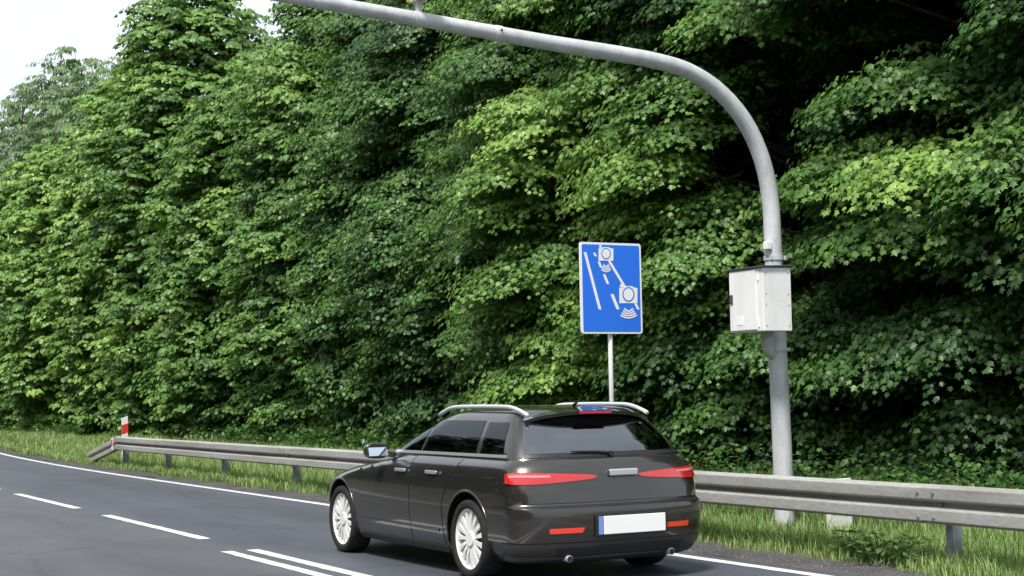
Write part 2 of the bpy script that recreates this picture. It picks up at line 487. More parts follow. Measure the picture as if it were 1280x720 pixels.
SP = [  # low leaf tint on the first three maples paints in shade between boughs
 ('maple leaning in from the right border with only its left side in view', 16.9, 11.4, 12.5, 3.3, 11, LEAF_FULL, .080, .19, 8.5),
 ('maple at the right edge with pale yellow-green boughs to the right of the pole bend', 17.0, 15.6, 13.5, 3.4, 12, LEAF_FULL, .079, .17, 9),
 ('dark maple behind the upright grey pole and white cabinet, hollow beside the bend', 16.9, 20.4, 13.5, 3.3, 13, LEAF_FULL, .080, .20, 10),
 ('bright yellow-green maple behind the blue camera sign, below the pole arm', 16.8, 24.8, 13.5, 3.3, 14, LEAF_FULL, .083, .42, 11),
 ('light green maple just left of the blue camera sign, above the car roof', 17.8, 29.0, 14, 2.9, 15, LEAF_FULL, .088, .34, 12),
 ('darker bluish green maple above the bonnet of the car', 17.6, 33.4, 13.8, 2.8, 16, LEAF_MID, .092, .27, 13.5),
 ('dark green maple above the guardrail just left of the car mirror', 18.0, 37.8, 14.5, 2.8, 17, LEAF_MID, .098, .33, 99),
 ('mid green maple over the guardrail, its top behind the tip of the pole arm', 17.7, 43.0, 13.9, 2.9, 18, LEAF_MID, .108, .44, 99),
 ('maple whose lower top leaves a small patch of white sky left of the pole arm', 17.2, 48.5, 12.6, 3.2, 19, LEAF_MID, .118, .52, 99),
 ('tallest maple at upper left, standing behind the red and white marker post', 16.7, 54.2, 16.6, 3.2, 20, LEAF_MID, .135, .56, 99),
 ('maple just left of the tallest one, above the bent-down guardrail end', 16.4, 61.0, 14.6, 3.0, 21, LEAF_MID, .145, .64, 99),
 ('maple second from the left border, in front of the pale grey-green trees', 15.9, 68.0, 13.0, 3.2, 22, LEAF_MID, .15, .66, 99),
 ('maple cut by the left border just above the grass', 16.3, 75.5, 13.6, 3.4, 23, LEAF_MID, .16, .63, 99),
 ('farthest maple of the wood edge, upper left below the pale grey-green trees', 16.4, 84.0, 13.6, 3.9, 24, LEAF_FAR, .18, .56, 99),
]
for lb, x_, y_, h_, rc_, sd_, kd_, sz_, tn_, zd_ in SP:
    make_tree('maple_tree', lb, 'tree', x_, y_, h_, rc_, sd_, kd_, sz_, tn_, 1.25, zdet=zd_, hole=HOLES if y_ < 22 else None, sunlit_tint=SUNLIT_TINT if y_ < 30 else None, group=GT, sparse=.18 if y_ == 54.2 else 0, thick=.30 if y_ < 30 else .42 if y_ < 40 else .75, bsz=1.0 if y_ < 40 else .85, droop=.5 if y_ < 30 else .36 if y_ < 40 else .18)
GW = 'pale grey-green trees beyond the wood edge'
make_tree('willow_tree', 'pale grey-green tree rising beyond the maples, rightmost of the grey ones', 'tree', 18.9, 77.0, 18.6, 3.4, 31, LEAF_THIN, .26, .55, .75, GREYLEAF, GW, low=6, spread=PI)
make_tree('willow_tree', 'tall pale grey-green tree with ragged top, middle of the three grey ones', 'tree', 18.4, 83.0, 20.2, 3.3, 33, LEAF_THIN, .28, .6, .7, GREYLEAF, GW, low=6, spread=PI)
make_tree('willow_tree', 'pale grey-green tree cut by the left border under the white sky', 'tree', 17.8, 90.0, 19.6, 4.0, 32, LEAF_THIN, .30, .5, .75, GREYLEAF, GW, low=6, spread=PI)
GN = 'trees on the near side of the road, added out of view'  # unseen row, put in and raised to darken reflections in the car
for i, (bx, by, bh) in enumerate([(-13, -16, 8), (-12, -10, 9), (-12.5, -4, 8.5), (-12, 2, 9), (-12.5, 8, 8.5), (-12, 14, 9), (-12.5, 20, 11), (-12.5, 26, 14), (-13, 33, 16), (-13, 40, 17), (-13, 47, 17), (-13, 54, 19), (-13, 62, 23), (-13.5, 70, 25), (-13.5, 78, 26), (-13.5, 86, 27), (-13.5, 95, 27), (-14, 105, 27)]):
    make_tree('unseen_roadside_tree', 'leafy tree on the near side of the road, added out of view to darken reflections in the car', 'tree', bx, by, bh, 3.6, 80 + i, LEAF_FAR, .34, .4, .9, BACKLEAF, GN, bsz=1.6, low=.2, face=(1, 0), spread=1.9)
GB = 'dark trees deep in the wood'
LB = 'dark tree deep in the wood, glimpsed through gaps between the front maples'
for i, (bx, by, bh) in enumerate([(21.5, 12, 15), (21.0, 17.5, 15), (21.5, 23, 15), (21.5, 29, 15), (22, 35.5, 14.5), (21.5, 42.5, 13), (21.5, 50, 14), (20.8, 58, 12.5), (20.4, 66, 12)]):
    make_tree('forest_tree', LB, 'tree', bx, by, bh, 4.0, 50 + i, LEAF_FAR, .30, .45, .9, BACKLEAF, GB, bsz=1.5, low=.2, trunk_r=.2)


# ------------------------------------------------------------------ grass, pebbles, undergrowth
def blades(name, n, fx, fy, hmin, hmax, wid, seed, tint0=.35, zf=None):
    g = np.random.default_rng(seed)
    X = fx(g, n); Y = fy(g, n); X = X + bend(Y) + .10 * np.sin(Y * 1.9) * np.sin(Y * .73 + 1) + .05 * np.sin(Y * 5.1)
    cl = .5 + .5 * np.sin(X * 2.1 + np.sin(Y * 1.3) * 1.7) * np.cos(Y * 1.7 + np.sin(X * 1.1))
    h = (hmin + (hmax - hmin) * g.beta(1.6, 2.4, n)) * (.55 + .6 * cl)
    if zf is not None: h = h * zf(X - bend(Y), Y)
    a = g.uniform(0, 2 * PI, n); d = np.stack([np.cos(a), np.sin(a), 0 * a], 1); s = np.stack([-np.sin(a), np.cos(a), 0 * a], 1)
    ln = h * g.uniform(.15, .75, n); wv = wid * g.uniform(.6, 1.4, n)
    p = np.stack([X, Y, np.full(n, -.01)], 1); up_ = np.array([0, 0, 1.])
    v0 = p - s * wv[:, None] * .5; v1 = p + s * wv[:, None] * .5
    m_ = p + d * (ln * .35)[:, None] + up_ * (h * .62)[:, None]
    v2 = m_ + s * wv[:, None] * .42; v3 = m_ - s * wv[:, None] * .42
    v4 = p + d * ln[:, None] + up_ * h[:, None]
    co = np.stack([v0, v1, v2, v3, v4], 1).reshape(-1, 3)
    ff = (np.array([0, 1, 2, 3, 3, 2, 4])[None] + 5 * np.arange(n)[:, None]).ravel()
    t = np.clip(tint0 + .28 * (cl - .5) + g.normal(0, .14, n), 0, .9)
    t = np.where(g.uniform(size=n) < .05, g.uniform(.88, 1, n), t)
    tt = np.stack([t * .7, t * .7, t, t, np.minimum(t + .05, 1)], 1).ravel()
    return tag(link(name, npmesh(name, co, ff, np.tile([4, 3], n), tt), GRASS), kind='stuff')


def front(X, Y):          # shorter towards the shoulder, taller behind the rail
    return (.5 + .5 * ss(8.9, 9.3, X)) * (1 - .62 * ss(9.15, 9.4, X) * ss(11.2, 10.9, X) * ss(10.6, 11.2, Y) * ss(15.2, 14.6, Y))


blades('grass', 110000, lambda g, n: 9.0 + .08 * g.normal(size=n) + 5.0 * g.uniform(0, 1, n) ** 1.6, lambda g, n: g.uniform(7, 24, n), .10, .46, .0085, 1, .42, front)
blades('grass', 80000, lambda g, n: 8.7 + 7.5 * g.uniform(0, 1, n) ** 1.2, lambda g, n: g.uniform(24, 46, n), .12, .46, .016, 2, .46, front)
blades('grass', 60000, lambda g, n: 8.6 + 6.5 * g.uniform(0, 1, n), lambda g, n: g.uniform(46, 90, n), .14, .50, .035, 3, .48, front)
blades('grass', 16000, lambda g, n: g.uniform(-5, .8, n), lambda g, n: g.uniform(-8, 60, n), .06, .28, .012, 4, .42)
blades('tall_stalks', 1500, lambda g, n: 9.15 + 3.2 * g.uniform(0, 1, n), lambda g, n: g.uniform(7, 40, n), .38, .80, .0055, 6, .72, front)
blades('dry_grass', 12000, lambda g, n: 8.80 + .42 * g.uniform(0, 1, n), lambda g, n: g.uniform(7, 45, n), .03, .14, .007, 5, .80)

g = np.random.default_rng(40)
n = 2300
P = np.stack([g.uniform(10.2, 17.5, n), 7 + 75 * g.uniform(0, 1, n) ** 1.5, np.zeros(n)], 1)
P[:, 0] = np.maximum(P[:, 0], np.where(P[:, 1] < 24, 12.1, np.where(P[:, 1] < 60, 15.3, 14.0)) + g.normal(0, .35, n))
idx = np.repeat(np.arange(n), 26); k = len(idx)
pp = P[idx] + np.stack([g.normal(0, .22, k), g.normal(0, .22, k), np.abs(g.normal(.22, .22, k))], 1)
co, ff, cnt, kk = leaves(pp, np.array([0, 0, 1.]) + g.normal(0, .5, (k, 3)), g.normal(0, 1, (k, 3)), np.where(P[idx, 1] < 28, .060, .12) * g.uniform(.6, 1.3, k), LEAF_FULL)
tag(link('undergrowth', npmesh('undergrowth', co, ff, cnt, np.repeat(np.clip(g.normal(.24, .13, k), 0, 1), kk)), MAPLE), kind='stuff')

# pebbles on the shoulder
g = np.random.default_rng(41); n = 5200
base = np.array([(0, 0, .9), (1, 0, 0), (0, 1, 0), (-1, 0, 0), (0, -1, 0)], float)
PX = 8.32 + .95 * g.uniform(0, 1, n); PY = 7.5 + 16 * g.uniform(0, 1, n) ** 1.4; sz = .0055 + .011 * g.beta(1.2, 5, n)
a = g.uniform(0, 2 * PI, n); ca, sa = np.cos(a), np.sin(a)
bx = base[None] * (sz[:, None, None] * g.uniform(.6, 1.2, (n, 5, 1)))
co = np.stack([bx[..., 0] * ca[:, None] - bx[..., 1] * sa[:, None], bx[..., 0] * sa[:, None] + bx[..., 1] * ca[:, None], bx[..., 2]], 2)
co[..., 0] += PX[:, None]; co[..., 1] += PY[:, None]; co[..., 2] += .003
ff = (np.array([0, 1, 2, 0, 2, 3, 0, 3, 4, 0, 4, 1])[None] + 5 * np.arange(n)[:, None]).ravel()
tag(link('pebbles', npmesh('pebbles', co.reshape(-1, 3), ff, np.full(n * 4, 3), np.repeat(g.beta(1.3, 2.2, n), 5)), PEBBLE), kind='stuff')


# ------------------------------------------------------------------ guardrail
def w_profile():
    # (outward, height) of a W-beam, from the lower lip to the upper one
    half = [(.0, .0), (.0, .007), (.006, .013), (.072, .034), (.080, .039), (.083, .047), (.083, .126), (.080, .133), (.072, .138), (.028, .149), (.020, .153), (.018, .156)]
    return [(d, -h) for d, h in half[::-1]] + half[1:]


def beam_mesh(path, name):
    pr = w_profile(); k = len(pr); th = .005
    V = []; F = []
    for (x, y, z) in path:
        for d, h in pr: V.append((x - d, y, z + h))
        for d, h in pr[::-1]: V.append((x - d + th, y, z + h))
    m = 2 * k
    for i in range(len(path) - 1):
        for j in range(m):
            F.append((i * m + j, i * m + (j + 1) % m, (i + 1) * m + (j + 1) % m, (i + 1) * m + j))
    F.append(tuple(range(m))); F.append(tuple(range((len(path) - 1) * m, len(path) * m))[::-1])
    me = bpy.data.meshes.new(name); me.from_pydata(V, [], F); me.update()
    return me


rail = thing('guardrail', 'grey steel guardrail along the verge with its far end bent down to the grass', 'guardrail', (9.05, 9.43, 0))
XR, ZR = 8.93, .545
def loc(p): return (p[0] - 9.05, p[1] - 9.43, p[2])
joints = [1.0, 5.7, 9.75, 13.75, 17.45, 21.15, 24.85, 28.55, 32.25, 35.5]
for i in range(len(joints) - 1):
    y0, y1 = joints[i], joints[i + 1]
    dx = .004 * (i % 2)
    path = [(XR + float(bend(yy)) + dx * (1), yy, ZR + dx * .5) for yy in np.linspace(y0 - .16, y1, 5)]
    link('beam', beam_mesh([loc(p) for p in path], 'beam'), RAILM, rail, False)
path = [(XR + float(bend(yy)) + .01, yy, ZR - (yy - 35.4) * .132) for yy in np.linspace(35.42, 38.6, 6)]
link('end_terminal', beam_mesh([loc(p) for p in path], 'end_terminal'), RAILM, rail)
posts = [1.9, 5.7, 9.43, 13.15, 16.85, 20.6, 24.3, 28.0, 31.72, 35.37]
for py in posts:
    bm = bmesh.new(); bx = float(bend(py))
    add_box(bm, loc((9.075 + bx, py, .30)), (.10, .012, .72))
    add_box(bm, loc((9.13 + bx, py + .030, .30)), (.012, .055, .72))
    add_box(bm, loc((9.02 + bx, py + .030, .30)), (.012, .055, .72))
    bobj('post', bm, POSTM, rail)
    bm = bmesh.new(); add_box(bm, loc((8.968 + bx, py + .02, ZR)), (.075, .10, .20), bev=.008); bobj('spacer', bm, POSTM, rail)
    bm = bmesh.new()
    for dy in (-.085, .085):
        for dz in (-.10, .095): add_cyl(bm, loc((8.842 + bx, py + dy + .10, ZR + dz)), .014, .016, 'X', 10)
    add_cyl(bm, loc((8.915 + bx, py, ZR)), .018, .02, 'X', 10)
    bsplit('bolt', bm, POSTM, rail)
bm = bmesh.new(); bx = float(bend(35.9))
add_box(bm, loc((8.845 + bx, 35.75, ZR - .02)), (.012, .13, .27), bev=.003)
bobj('reflector_plate', bm, WHITEP, rail)
bm = bmesh.new()
add_box(bm, loc((8.836 + bx, 35.75, ZR + .005)), (.008, .12, .14), bev=.002)
bobj('red_reflector', bm, RED, rail)

# red and white marker post
mp_ = thing('marker_post', 'white roadside marker post with red band rising behind the guardrail end', 'marker post', (9.42, 36.6, 0))
def slant(z0, z1, s0, s1, ex=0.):
    bm = bmesh.new(); wx, wy = .065 + ex, .045 + ex
    vs = []
    for z, s in ((z0, s0), (z1, s1)):
        for sx_, sy_ in ((-1, -1), (1, -1), (1, 1), (-1, 1)): vs.append(bm.verts.new((sx_ * wx, sy_ * wy, z + s * sx_)))
    for f in ((0, 1, 2, 3), (4, 5, 6, 7), (0, 1, 5, 4), (1, 2, 6, 5), (2, 3, 7, 6), (3, 0, 4, 7)): bm.faces.new([vs[i] for i in f])
    return bm
bobj('post_body', slant(-.1, 1.11, 0, .025), WHITEP, mp_)
bobj('red_band', slant(.74, .955, .02, .02, .003), RED, mp_)

# ------------------------------------------------------------------ mast with arm
mast = thing('traffic_mast', 'tall grey galvanised pole curving into a long arm over the road', 'mast', (10.79, 13.83, 0))
key = [(10.80, -.1), (10.80, .3), (10.785, 1.36), (10.765, 2.25), (10.755, 2.7), (10.75, 3.13), (10.735, 3.56), (10.64, 4.01), (10.415, 4.43), (10.07, 4.75), (9.68, 4.935), (9.26, 5.01), (8.86, 5.04), (8.08, 5.08), (6.53, 5.185), (5.44, 5.255), (5.0, 5.283), (3.2, 5.40), (1.2, 5.52)]
kp = np.array(key); seg_ = np.concatenate([[0], np.cumsum(np.linalg.norm(np.diff(kp, axis=0), axis=1))])
tq = np.linspace(0, seg_[-1], 110)
def cubic(xs, ys, xq):
    d = np.gradient(ys, xs); i = np.clip(np.searchsorted(xs, xq) - 1, 0, len(xs) - 2); h = xs[i + 1] - xs[i]; t = (xq - xs[i]) / h
    return (2 * t**3 - 3 * t**2 + 1) * ys[i] + (t**3 - 2 * t**2 + t) * h * d[i] + (-2 * t**3 + 3 * t**2) * ys[i + 1] + (t**3 - t**2) * h * d[i + 1]
px_, pz_ = cubic(seg_, kp[:, 0], tq), cubic(seg_, kp[:, 1], tq)
rad = np.interp(tq, [0, 2, 4.2, 6.5, 9, 14], [.110, .103, .092, .084, .069, .058])
bm = bmesh.new(); add_tube(bm, [(a - 10.79, 0, b) for a, b in zip(px_, pz_)], list(rad), 28); bobj('pole', bm, GALV, mast, True)
def onarm(X):
    i = np.argmin(np.abs(px_ - X) + (pz_ < 4.3) * 9); return px_[i] - 10.79, pz_[i], rad[i]
for X in (5.46, 6.42, 7.35):
    a, z, r_ = onarm(X); bm = bmesh.new()
    add_tube(bm, [(a - .035, 0, z + .003), (a + .035, 0, z - .003)], r_ + .006, 28); bobj('joint_collar', bm, GALV, mast, False)
bm = bmesh.new(); add_cyl(bm, (-.035, 0, 2.93), .112, .05, seg=28); add_box(bm, (-.10, -.06, 2.93), (.06, .05, .055), bev=.006); add_box(bm, (.085, -.03, 2.93), (.05, .03, .05), bev=.006); bobj('clamp_band', bm, GALV, mast)
bm = bmesh.new(); add_cyl(bm, (-.022, 0, 1.92), .118, .035, seg=28); add_box(bm, (.10, -.03, 1.92), (.05, .03, .04), bev=.006); bobj('lower_clamp', bm, GALV, mast)
bm = bmesh.new(); a, z, r_ = onarm(7.35); add_cyl(bm, (a, -r_ - .005, z + .02), .012, .03, 'Y', 10); bobj('bolt', bm, DGREY, mast)
bm = bmesh.new(); add_box(bm, (-.155, -.05, 3.06), (.075, .07, .085), bev=.008); bobj('sensor', bm, WHITEP, mast)
bm = bmesh.new(); add_tube(bm, [(-.15, -.05, 3.02), (-.15, -.05, 2.96), (-.13, -.03, 2.92)], .010, 8); bobj('sensor_bracket', bm, GALV, mast)
bm = bmesh.new(); add_tube(bm, [(-.20, -.06, 2.12), (-.20, -.06, 2.0), (-.185, -.05, 1.93), (-.14, -.03, 1.88), (-.08, 0, 1.86), (-.02, 0, 1.855)], [.075, .072, .068, .062, .058, .055], 16); bobj('cable_elbow', bm, GALV, mast, True)

cab = thing('control_cabinet', 'white metal control cabinet with grey lid strapped to the grey pole', 'cabinet', (10.45, 13.69, 2.1))
bm = bmesh.new(); add_box(bm, (0, 0, .345), (.375, .595, .68), bev=.006); bobj('cabinet_body', bm, WHITEP, cab)
bm = bmesh.new(); add_box(bm, (-.01, -.005, .70), (.415, .64, .016), rot=Matrix.Rotation(R(-2), 4, 'Y'), bev=.004); bobj('lid', bm, DGREY, cab)
bm = bmesh.new(); add_box(bm, (-.194, .05, .345), (.016, .47, .645), bev=.005); d_ = bobj('door', bm, WHITEP, cab)
bm = bmesh.new(); add_box(bm, (-.208, .245, .37), (.016, .045, .10), bev=.004); bobj('latch', bm, DGREY, d_)
bm = bmesh.new()
for z in (.1, .6): add_cyl(bm, (-.19, -.215, z), .011, .10, 'Z', 10)
bsplit('hinge', bm, WHITEP, d_)
bm = bmesh.new(); add_box(bm, (-.2035, .10, .13), (.004, .11, .09)); bobj('sticker', bm, SIGNW, d_)
bm = bmesh.new()
for x_ in (-.15, .15):
    for z in (.06, .28, .40, .63): add_cyl(bm, (x_, -.2985, z), .006, .006, 'Y', 8)
bsplit('rivet', bm, DGREY, cab)
bm = bmesh.new(); add_box(bm, (.215, .14, .2), (.06, .26, .05)); add_box(bm, (.215, .14, .55), (.06, .26, .05)); bsplit('mounting_bracket', bm, GALV, cab)

camu = thing('traffic_camera', 'yellow camera housing on a bracket atop the pole arm at the top border', 'camera', (6.47, 13.83, 5.285))
bm = bmesh.new(); add_box(bm, (0, 0, .005), (.05, .05, .15), bev=.006); bobj('bracket', bm, GALV, camu)
bm = bmesh.new(); add_box(bm, (0, 0, .082), (.14, .10, .02), bev=.004); bobj('mounting_plate', bm, GALV, camu)
bm = bmesh.new(); add_box(bm, (0, -.03, .185), (.12, .36, .20), bev=.02); bobj('housing', bm, YELLOW, camu)
bm = bmesh.new(); add_box(bm, (0, -.05, .293), (.15, .42, .012), bev=.004); bobj('sunshade', bm, YELLOW, camu)
bm = bmesh.new(); add_cyl(bm, (0, -.216, .19), .06, .02, 'Y', 20); bobj('lens', bm, DGREY, camu)

# ------------------------------------------------------------------ blue section-control sign
sg = thing('road_sign', 'blue rectangular road sign showing two white cameras above lane lines, on a thin post', 'road sign', (10.485, 16.8, 0))
SW, SH, SB = .905, 1.15, 2.22
def rrect(bm, w_, h_, r_, y_, th, zc):
    pts = []
    for cx, cz, a0 in ((w_ / 2 - r_, h_ / 2 - r_, 0), (-w_ / 2 + r_, h_ / 2 - r_, 90), (-w_ / 2 + r_, -h_ / 2 + r_, 180), (w_ / 2 - r_, -h_ / 2 + r_, 270)):
        for k in range(6): pts.append((cx + r_ * math.cos(R(a0 + 18 * k)), cz + r_ * math.sin(R(a0 + 18 * k))))
    a = [bm.verts.new((x, y_, zc + z)) for x, z in pts]; b_ = [bm.verts.new((x, y_ + th, zc + z)) for x, z in pts]
    bm.faces.new(a); bm.faces.new(b_[::-1])
    for i in range(len(pts)): bm.faces.new((a[i], a[(i + 1) % len(pts)], b_[(i + 1) % len(pts)], b_[i]))
ZC = SB + SH / 2
bm = bmesh.new(); rrect(bm, SW, SH, .035, -.012, .024, ZC); bobj('border', bm, SIGNW, sg)
bm = bmesh.new(); rrect(bm, SW - .055, SH - .055, .02, -.016, .004, ZC); bobj('blue_panel', bm, BLUE, sg)
def sp(x, y):             # photograph crop units -> sign plane
    u = (x - 38 - .02 * (y - 50)) / 427.; v = (y - 50 - .02 * (x - 38)) / 632.
    return ((u - .5) * SW, ZC + (.5 - v) * SH)
def poly(bm, pts, y_):
    vs = [bm.verts.new((p[0], y_, p[1])) for p in pts]; f = bm.faces.new(vs)
    r = bmesh.ops.extrude_face_region(bm, geom=[f]); bmesh.ops.translate(bm, vec=(0, .002, 0), verts=[v for v in r['geom'] if isinstance(v, bmesh.types.BMVert)])
def stroke(bm, x0, y0, x1, y1, wd, y_=-.018):
    a = Vector(sp(x0, y0)); b_ = Vector(sp(x1, y1)); w_ = wd / 427 * SW / 2
    poly(bm, [(a.x - w_, a.y), (a.x + w_, a.y), (b_.x + w_, b_.y), (b_.x - w_, b_.y)], y_)
bm = bmesh.new(); stroke(bm, 73, 122, 176, 518, 19)
for s_ in ((136, 125, 148, 150, 16), (169, 185, 184, 228, 16), (205, 274, 232, 342, 18), (260, 412, 302, 518, 22), (238, 176, 350, 362, 20), (424, 476, 446, 521, 18)): stroke(bm, *s_)
bsplit('lane_symbol', bm, SIGNW, sg)
def ell(cx, cy, rx, ry, n=28): return [sp(cx + rx * math.cos(2 * PI * k / n), cy + ry * math.sin(2 * PI * k / n)) for k in range(n)]
def camsym(x0, y0, x1, y1, cx, cy, rx, ry, bumpr):
    bm = bmesh.new()
    poly(bm, [sp(*p) for p in ((x0, y0), (cx - rx * .95, y0 - 1), (cx - rx * .6, y0 - ry * .22), (cx + rx * .6, y0 - ry * .22), (cx + rx * .95, y0 - 1), (x1, y0 + 1), (x1, y1), (x0, y1))], -.0195)
    bx0, bx1, by = bumpr; poly(bm, [sp(bx0, by), sp(bx1, by), sp(bx1, y0 - 3), sp(bx0, y0 - 3)], -.0195)
    c_ = bobj('camera_symbol', bm, SIGNW, sg)
    bm = bmesh.new(); poly(bm, ell(cx, cy, rx, ry), -.021); bobj('lens_ring', bm, BLUE, c_)
    bm = bmesh.new(); poly(bm, ell(cx, cy, rx * .80, ry * .82), -.0225); bobj('lens', bm, SIGNW, c_)
camsym(167, 94, 270, 180, 218, 131, 33, 40, (172, 188, 72))
camsym(311, 368, 439, 476, 375, 415, 43, 52, (317, 343, 343))
def fan(cx, top, bot, wt, wb):
    bm = bmesh.new()
    for k in range(4):
        a0, a1 = k / 4 + .02, (k + .74) / 4
        pts = []
        for a, dr in ((a0, 1), (a1, -1)):
            hw = wt + (wb - wt) * a; yy = top + (bot - top) * a * .78
            row = [(cx + hw * t, yy + (bot - top) * .24 * (1 - t * t)) for t in np.linspace(-1, 1, 9)]
            pts += row if dr == 1 else row[::-1]
        poly(bm, [sp(*p) for p in pts], -.0195)
    bsplit('wave_symbol', bm, SIGNW, sg)
fan(219, 200, 262, 16, 36)
fan(377, 506, 586, 26, 62)
bm = bmesh.new(); add_tube(bm, [(0, .045, -.1), (0, .045, SB + SH - .1)], .030, 16); bobj('post', bm, mat('grey_post', (.62, .62, .61), .5), sg, True)
bm = bmesh.new()
for z in (SB + .2, SB + SH - .25): add_box(bm, (0, .02, z), (.30, .016, .03))
bsplit('bracket', bm, GALV, sg)

# white worn board behind the rail
wb_ = thing('marker_board', 'worn white marker board standing low behind the guardrail right of the grey pole', 'marker board', (10.83, 12.95, 0))
bm = bmesh.new(); add_box(bm, (0, 0, .235), (.30, .06, .60), bev=.006); bobj('board', bm, WORNW, wb_)


# ------------------------------------------------------------------ the estate car
CARP = mat('car_paint', (.050, .045, .040), .28, .75, .5, 1.0)
f = noise(CARP, 900, 2, objco(CARP)); setc(CARP, ramp(CARP, f, [(.35, (.037, .034, .030)), (.7, (.078, .071, .061))]))
GLASS = mat('car_glass', (.02, .03, .035), .03)
def clear_glass(m, tint, ior=1.45):
    nt_ = m.node_tree; out = nt_.nodes['Material Output']
    tr = N(m, 'BsdfTransparent'); tr.inputs[0].default_value = (*tint, 1)
    gl_ = N(m, 'BsdfGlossy'); gl_.inputs['Roughness'].default_value = .02; gl_.inputs[0].default_value = (.92, .97, 1, 1)
    fr = N(m, 'Fresnel'); fr.inputs[0].default_value = ior
    mx_ = N(m, 'MixShader'); L(m, fr.outputs[0], mx_.inputs[0]); L(m, tr.outputs[0], mx_.inputs[1]); L(m, gl_.outputs[0], mx_.inputs[2]); L(m, mx_.outputs[0], out.inputs[0])
clear_glass(GLASS, (.26, .32, .34))
REARGLASS = mat('rear_glass', (.02, .03, .035), .03)
clear_glass(REARGLASS, (.62, .74, .82), 2.6)
SEAT = mat('seat_cloth', (.030, .030, .032), .9)
TRIM = mat('black_trim', (.012, .012, .012), .45)
PLAST = mat('bumper_plastic', (.030, .028, .026), .5)
TYRE = mat('tyre_rubber', (.016, .016, .016), .85, spec=.25)
f = noise(TYRE, 30, 4, objco(TYRE)); setc(TYRE, ramp(TYRE, f, [(.3, (.012, .012, .012)), (.7, (.028, .027, .026))]))
ALLOY = mat('alloy', (.80, .80, .79), .35, .2)
CHROME = mat('chrome', (.66, .67, .69), .28, .8)
SILVER = mat('rail_silver', (.72, .73, .74), .3, .5)
TAILR = mat('tail_lamp_red', (.46, .014, .012), .12, 0, .6, 1.0)
TAILC = mat('tail_lamp_clear', (.50, .20, .19), .12, 0, .6, 1.0)
REFL = mat('reflector_red', (.75, .05, .02), .25, 0, .6, .6)
LAMPC = mat('lamp_clear', (.45, .47, .5), .08, .2, .6, 1.0)
PLATE = mat('plate_white', (.80, .80, .78), .4)
MIRR = mat('mirror_silvered', (.72, .80, .84), .03, 1.0)

CY = 11.42; CX = 6.60
car = thing('estate_car', 'dark brown-grey estate car with silver roof rails driving away in the far lane', 'car', (CX, CY, .006))


def spl(zs, vs):
    zs = np.array(zs, float); vs = np.array(vs, float)
    d = np.zeros_like(vs); s = np.diff(vs) / np.diff(zs)
    for i in range(1, len(vs) - 1): d[i] = 0 if s[i - 1] * s[i] <= 0 else 2 * s[i - 1] * s[i] / (s[i - 1] + s[i])
    d[0], d[-1] = s[0], s[-1]
    def fnc(q):
        q = np.clip(np.asarray(q, float), zs[0], zs[-1])
        i = np.clip(np.searchsorted(zs, q) - 1, 0, len(zs) - 2); h = zs[i + 1] - zs[i]; t = (q - zs[i]) / h
        return (2 * t**3 - 3 * t**2 + 1) * vs[i] + (t**3 - 2 * t**2 + t) * h * d[i] + (-2 * t**3 + 3 * t**2) * vs[i + 1] + (t**3 - t**2) * h * d[i + 1]
    return fnc


class Shell:
    def __init__(s, yr, yf, w_, Lr, nr, Lf, nf, bow):
        s.yr, s.yf, s.w, s.Lr, s.nr, s.Lf, s.nf, s.bow = yr, yf, w_, Lr, nr, Lf, nf, bow
    def bw(s, y): return 1 - s.bow * ((y - 1.35) / 2.3) ** 2
    def half(s, z, nq=12, nm=24):
        yr, yf, w_ = float(s.yr(z)), float(s.yf(z)), float(s.w(z))
        Lr = min(s.Lr, (yf - yr) * .45); Lf = min(s.Lf, (yf - yr) * .45)
        th = np.linspace(0, PI / 2, nq)
        xr = np.sin(th) ** (2 / s.nr); yr_ = yr + Lr * (1 - np.cos(th) ** (2 / s.nr))
        ym = np.linspace(yr + Lr, yf - Lf, nm)[1:-1]
        xf = np.sin(th[::-1]) ** (2 / s.nf); yf_ = yf - Lf * (1 - np.cos(th[::-1]) ** (2 / s.nf))
        X = np.concatenate([xr, np.ones(nm - 2), xf]); Y = np.concatenate([yr_, ym, yf_])
        return X * w_ * s.bw(Y), Y
    def mesh(s, zs, name):
        bm = bmesh.new(); rings = []
        for z in zs:
            X, Y = s.half(z)
            pts = [(x, y) for x, y in zip(X, Y)] + [(-x, y) for x, y in zip(X[-2:0:-1], Y[-2:0:-1])]
            rings.append([bm.verts.new((x, y, z)) for x, y in pts])
        n = len(rings[0])
        for a, b_ in zip(rings, rings[1:]):
            for k in range(n): bm.faces.new((a[k], a[(k + 1) % n], b_[(k + 1) % n], b_[k]))
        bm.faces.new(rings[0][::-1]); bm.faces.new(rings[-1])
        bmesh.ops.recalc_face_normals(bm, faces=bm.faces)
        return bm
    def rear(s, t, z, sgn=1):
        """t in [0,1]: from the middle of the tail round the corner, beyond 1 forward along the flank by (t-1) metres"""
        t = np.asarray(t, float); z = np.asarray(z, float); at = np.abs(t)
        th = np.clip(at, 0, 1) * PI / 2
        y = s.yr(z) + s.Lr * (1 - np.cos(th) ** (2 / s.nr)) + np.maximum(at - 1, 0)
        x = np.sin(th) ** (2 / s.nr) * s.w(z) * s.bw(y) * np.where(t < 0, -1, 1)
        return np.stack([x, y, z], -1)
    def side(s, y, z, sgn):
        y = np.asarray(y, float); z = np.asarray(z, float)
        yr, yf = s.yr(z), s.yf(z)
        u = np.clip(1 - (y - yr) / s.Lr, 0, 1); v = np.clip(1 - (yf - y) / s.Lf, 0, 1)
        x = (1 - u ** s.nr) ** (1 / s.nr) * (1 - v ** s.nf) ** (1 / s.nf) * s.w(z) * s.bw(y)
        return np.stack([sgn * x, y, z], -1)


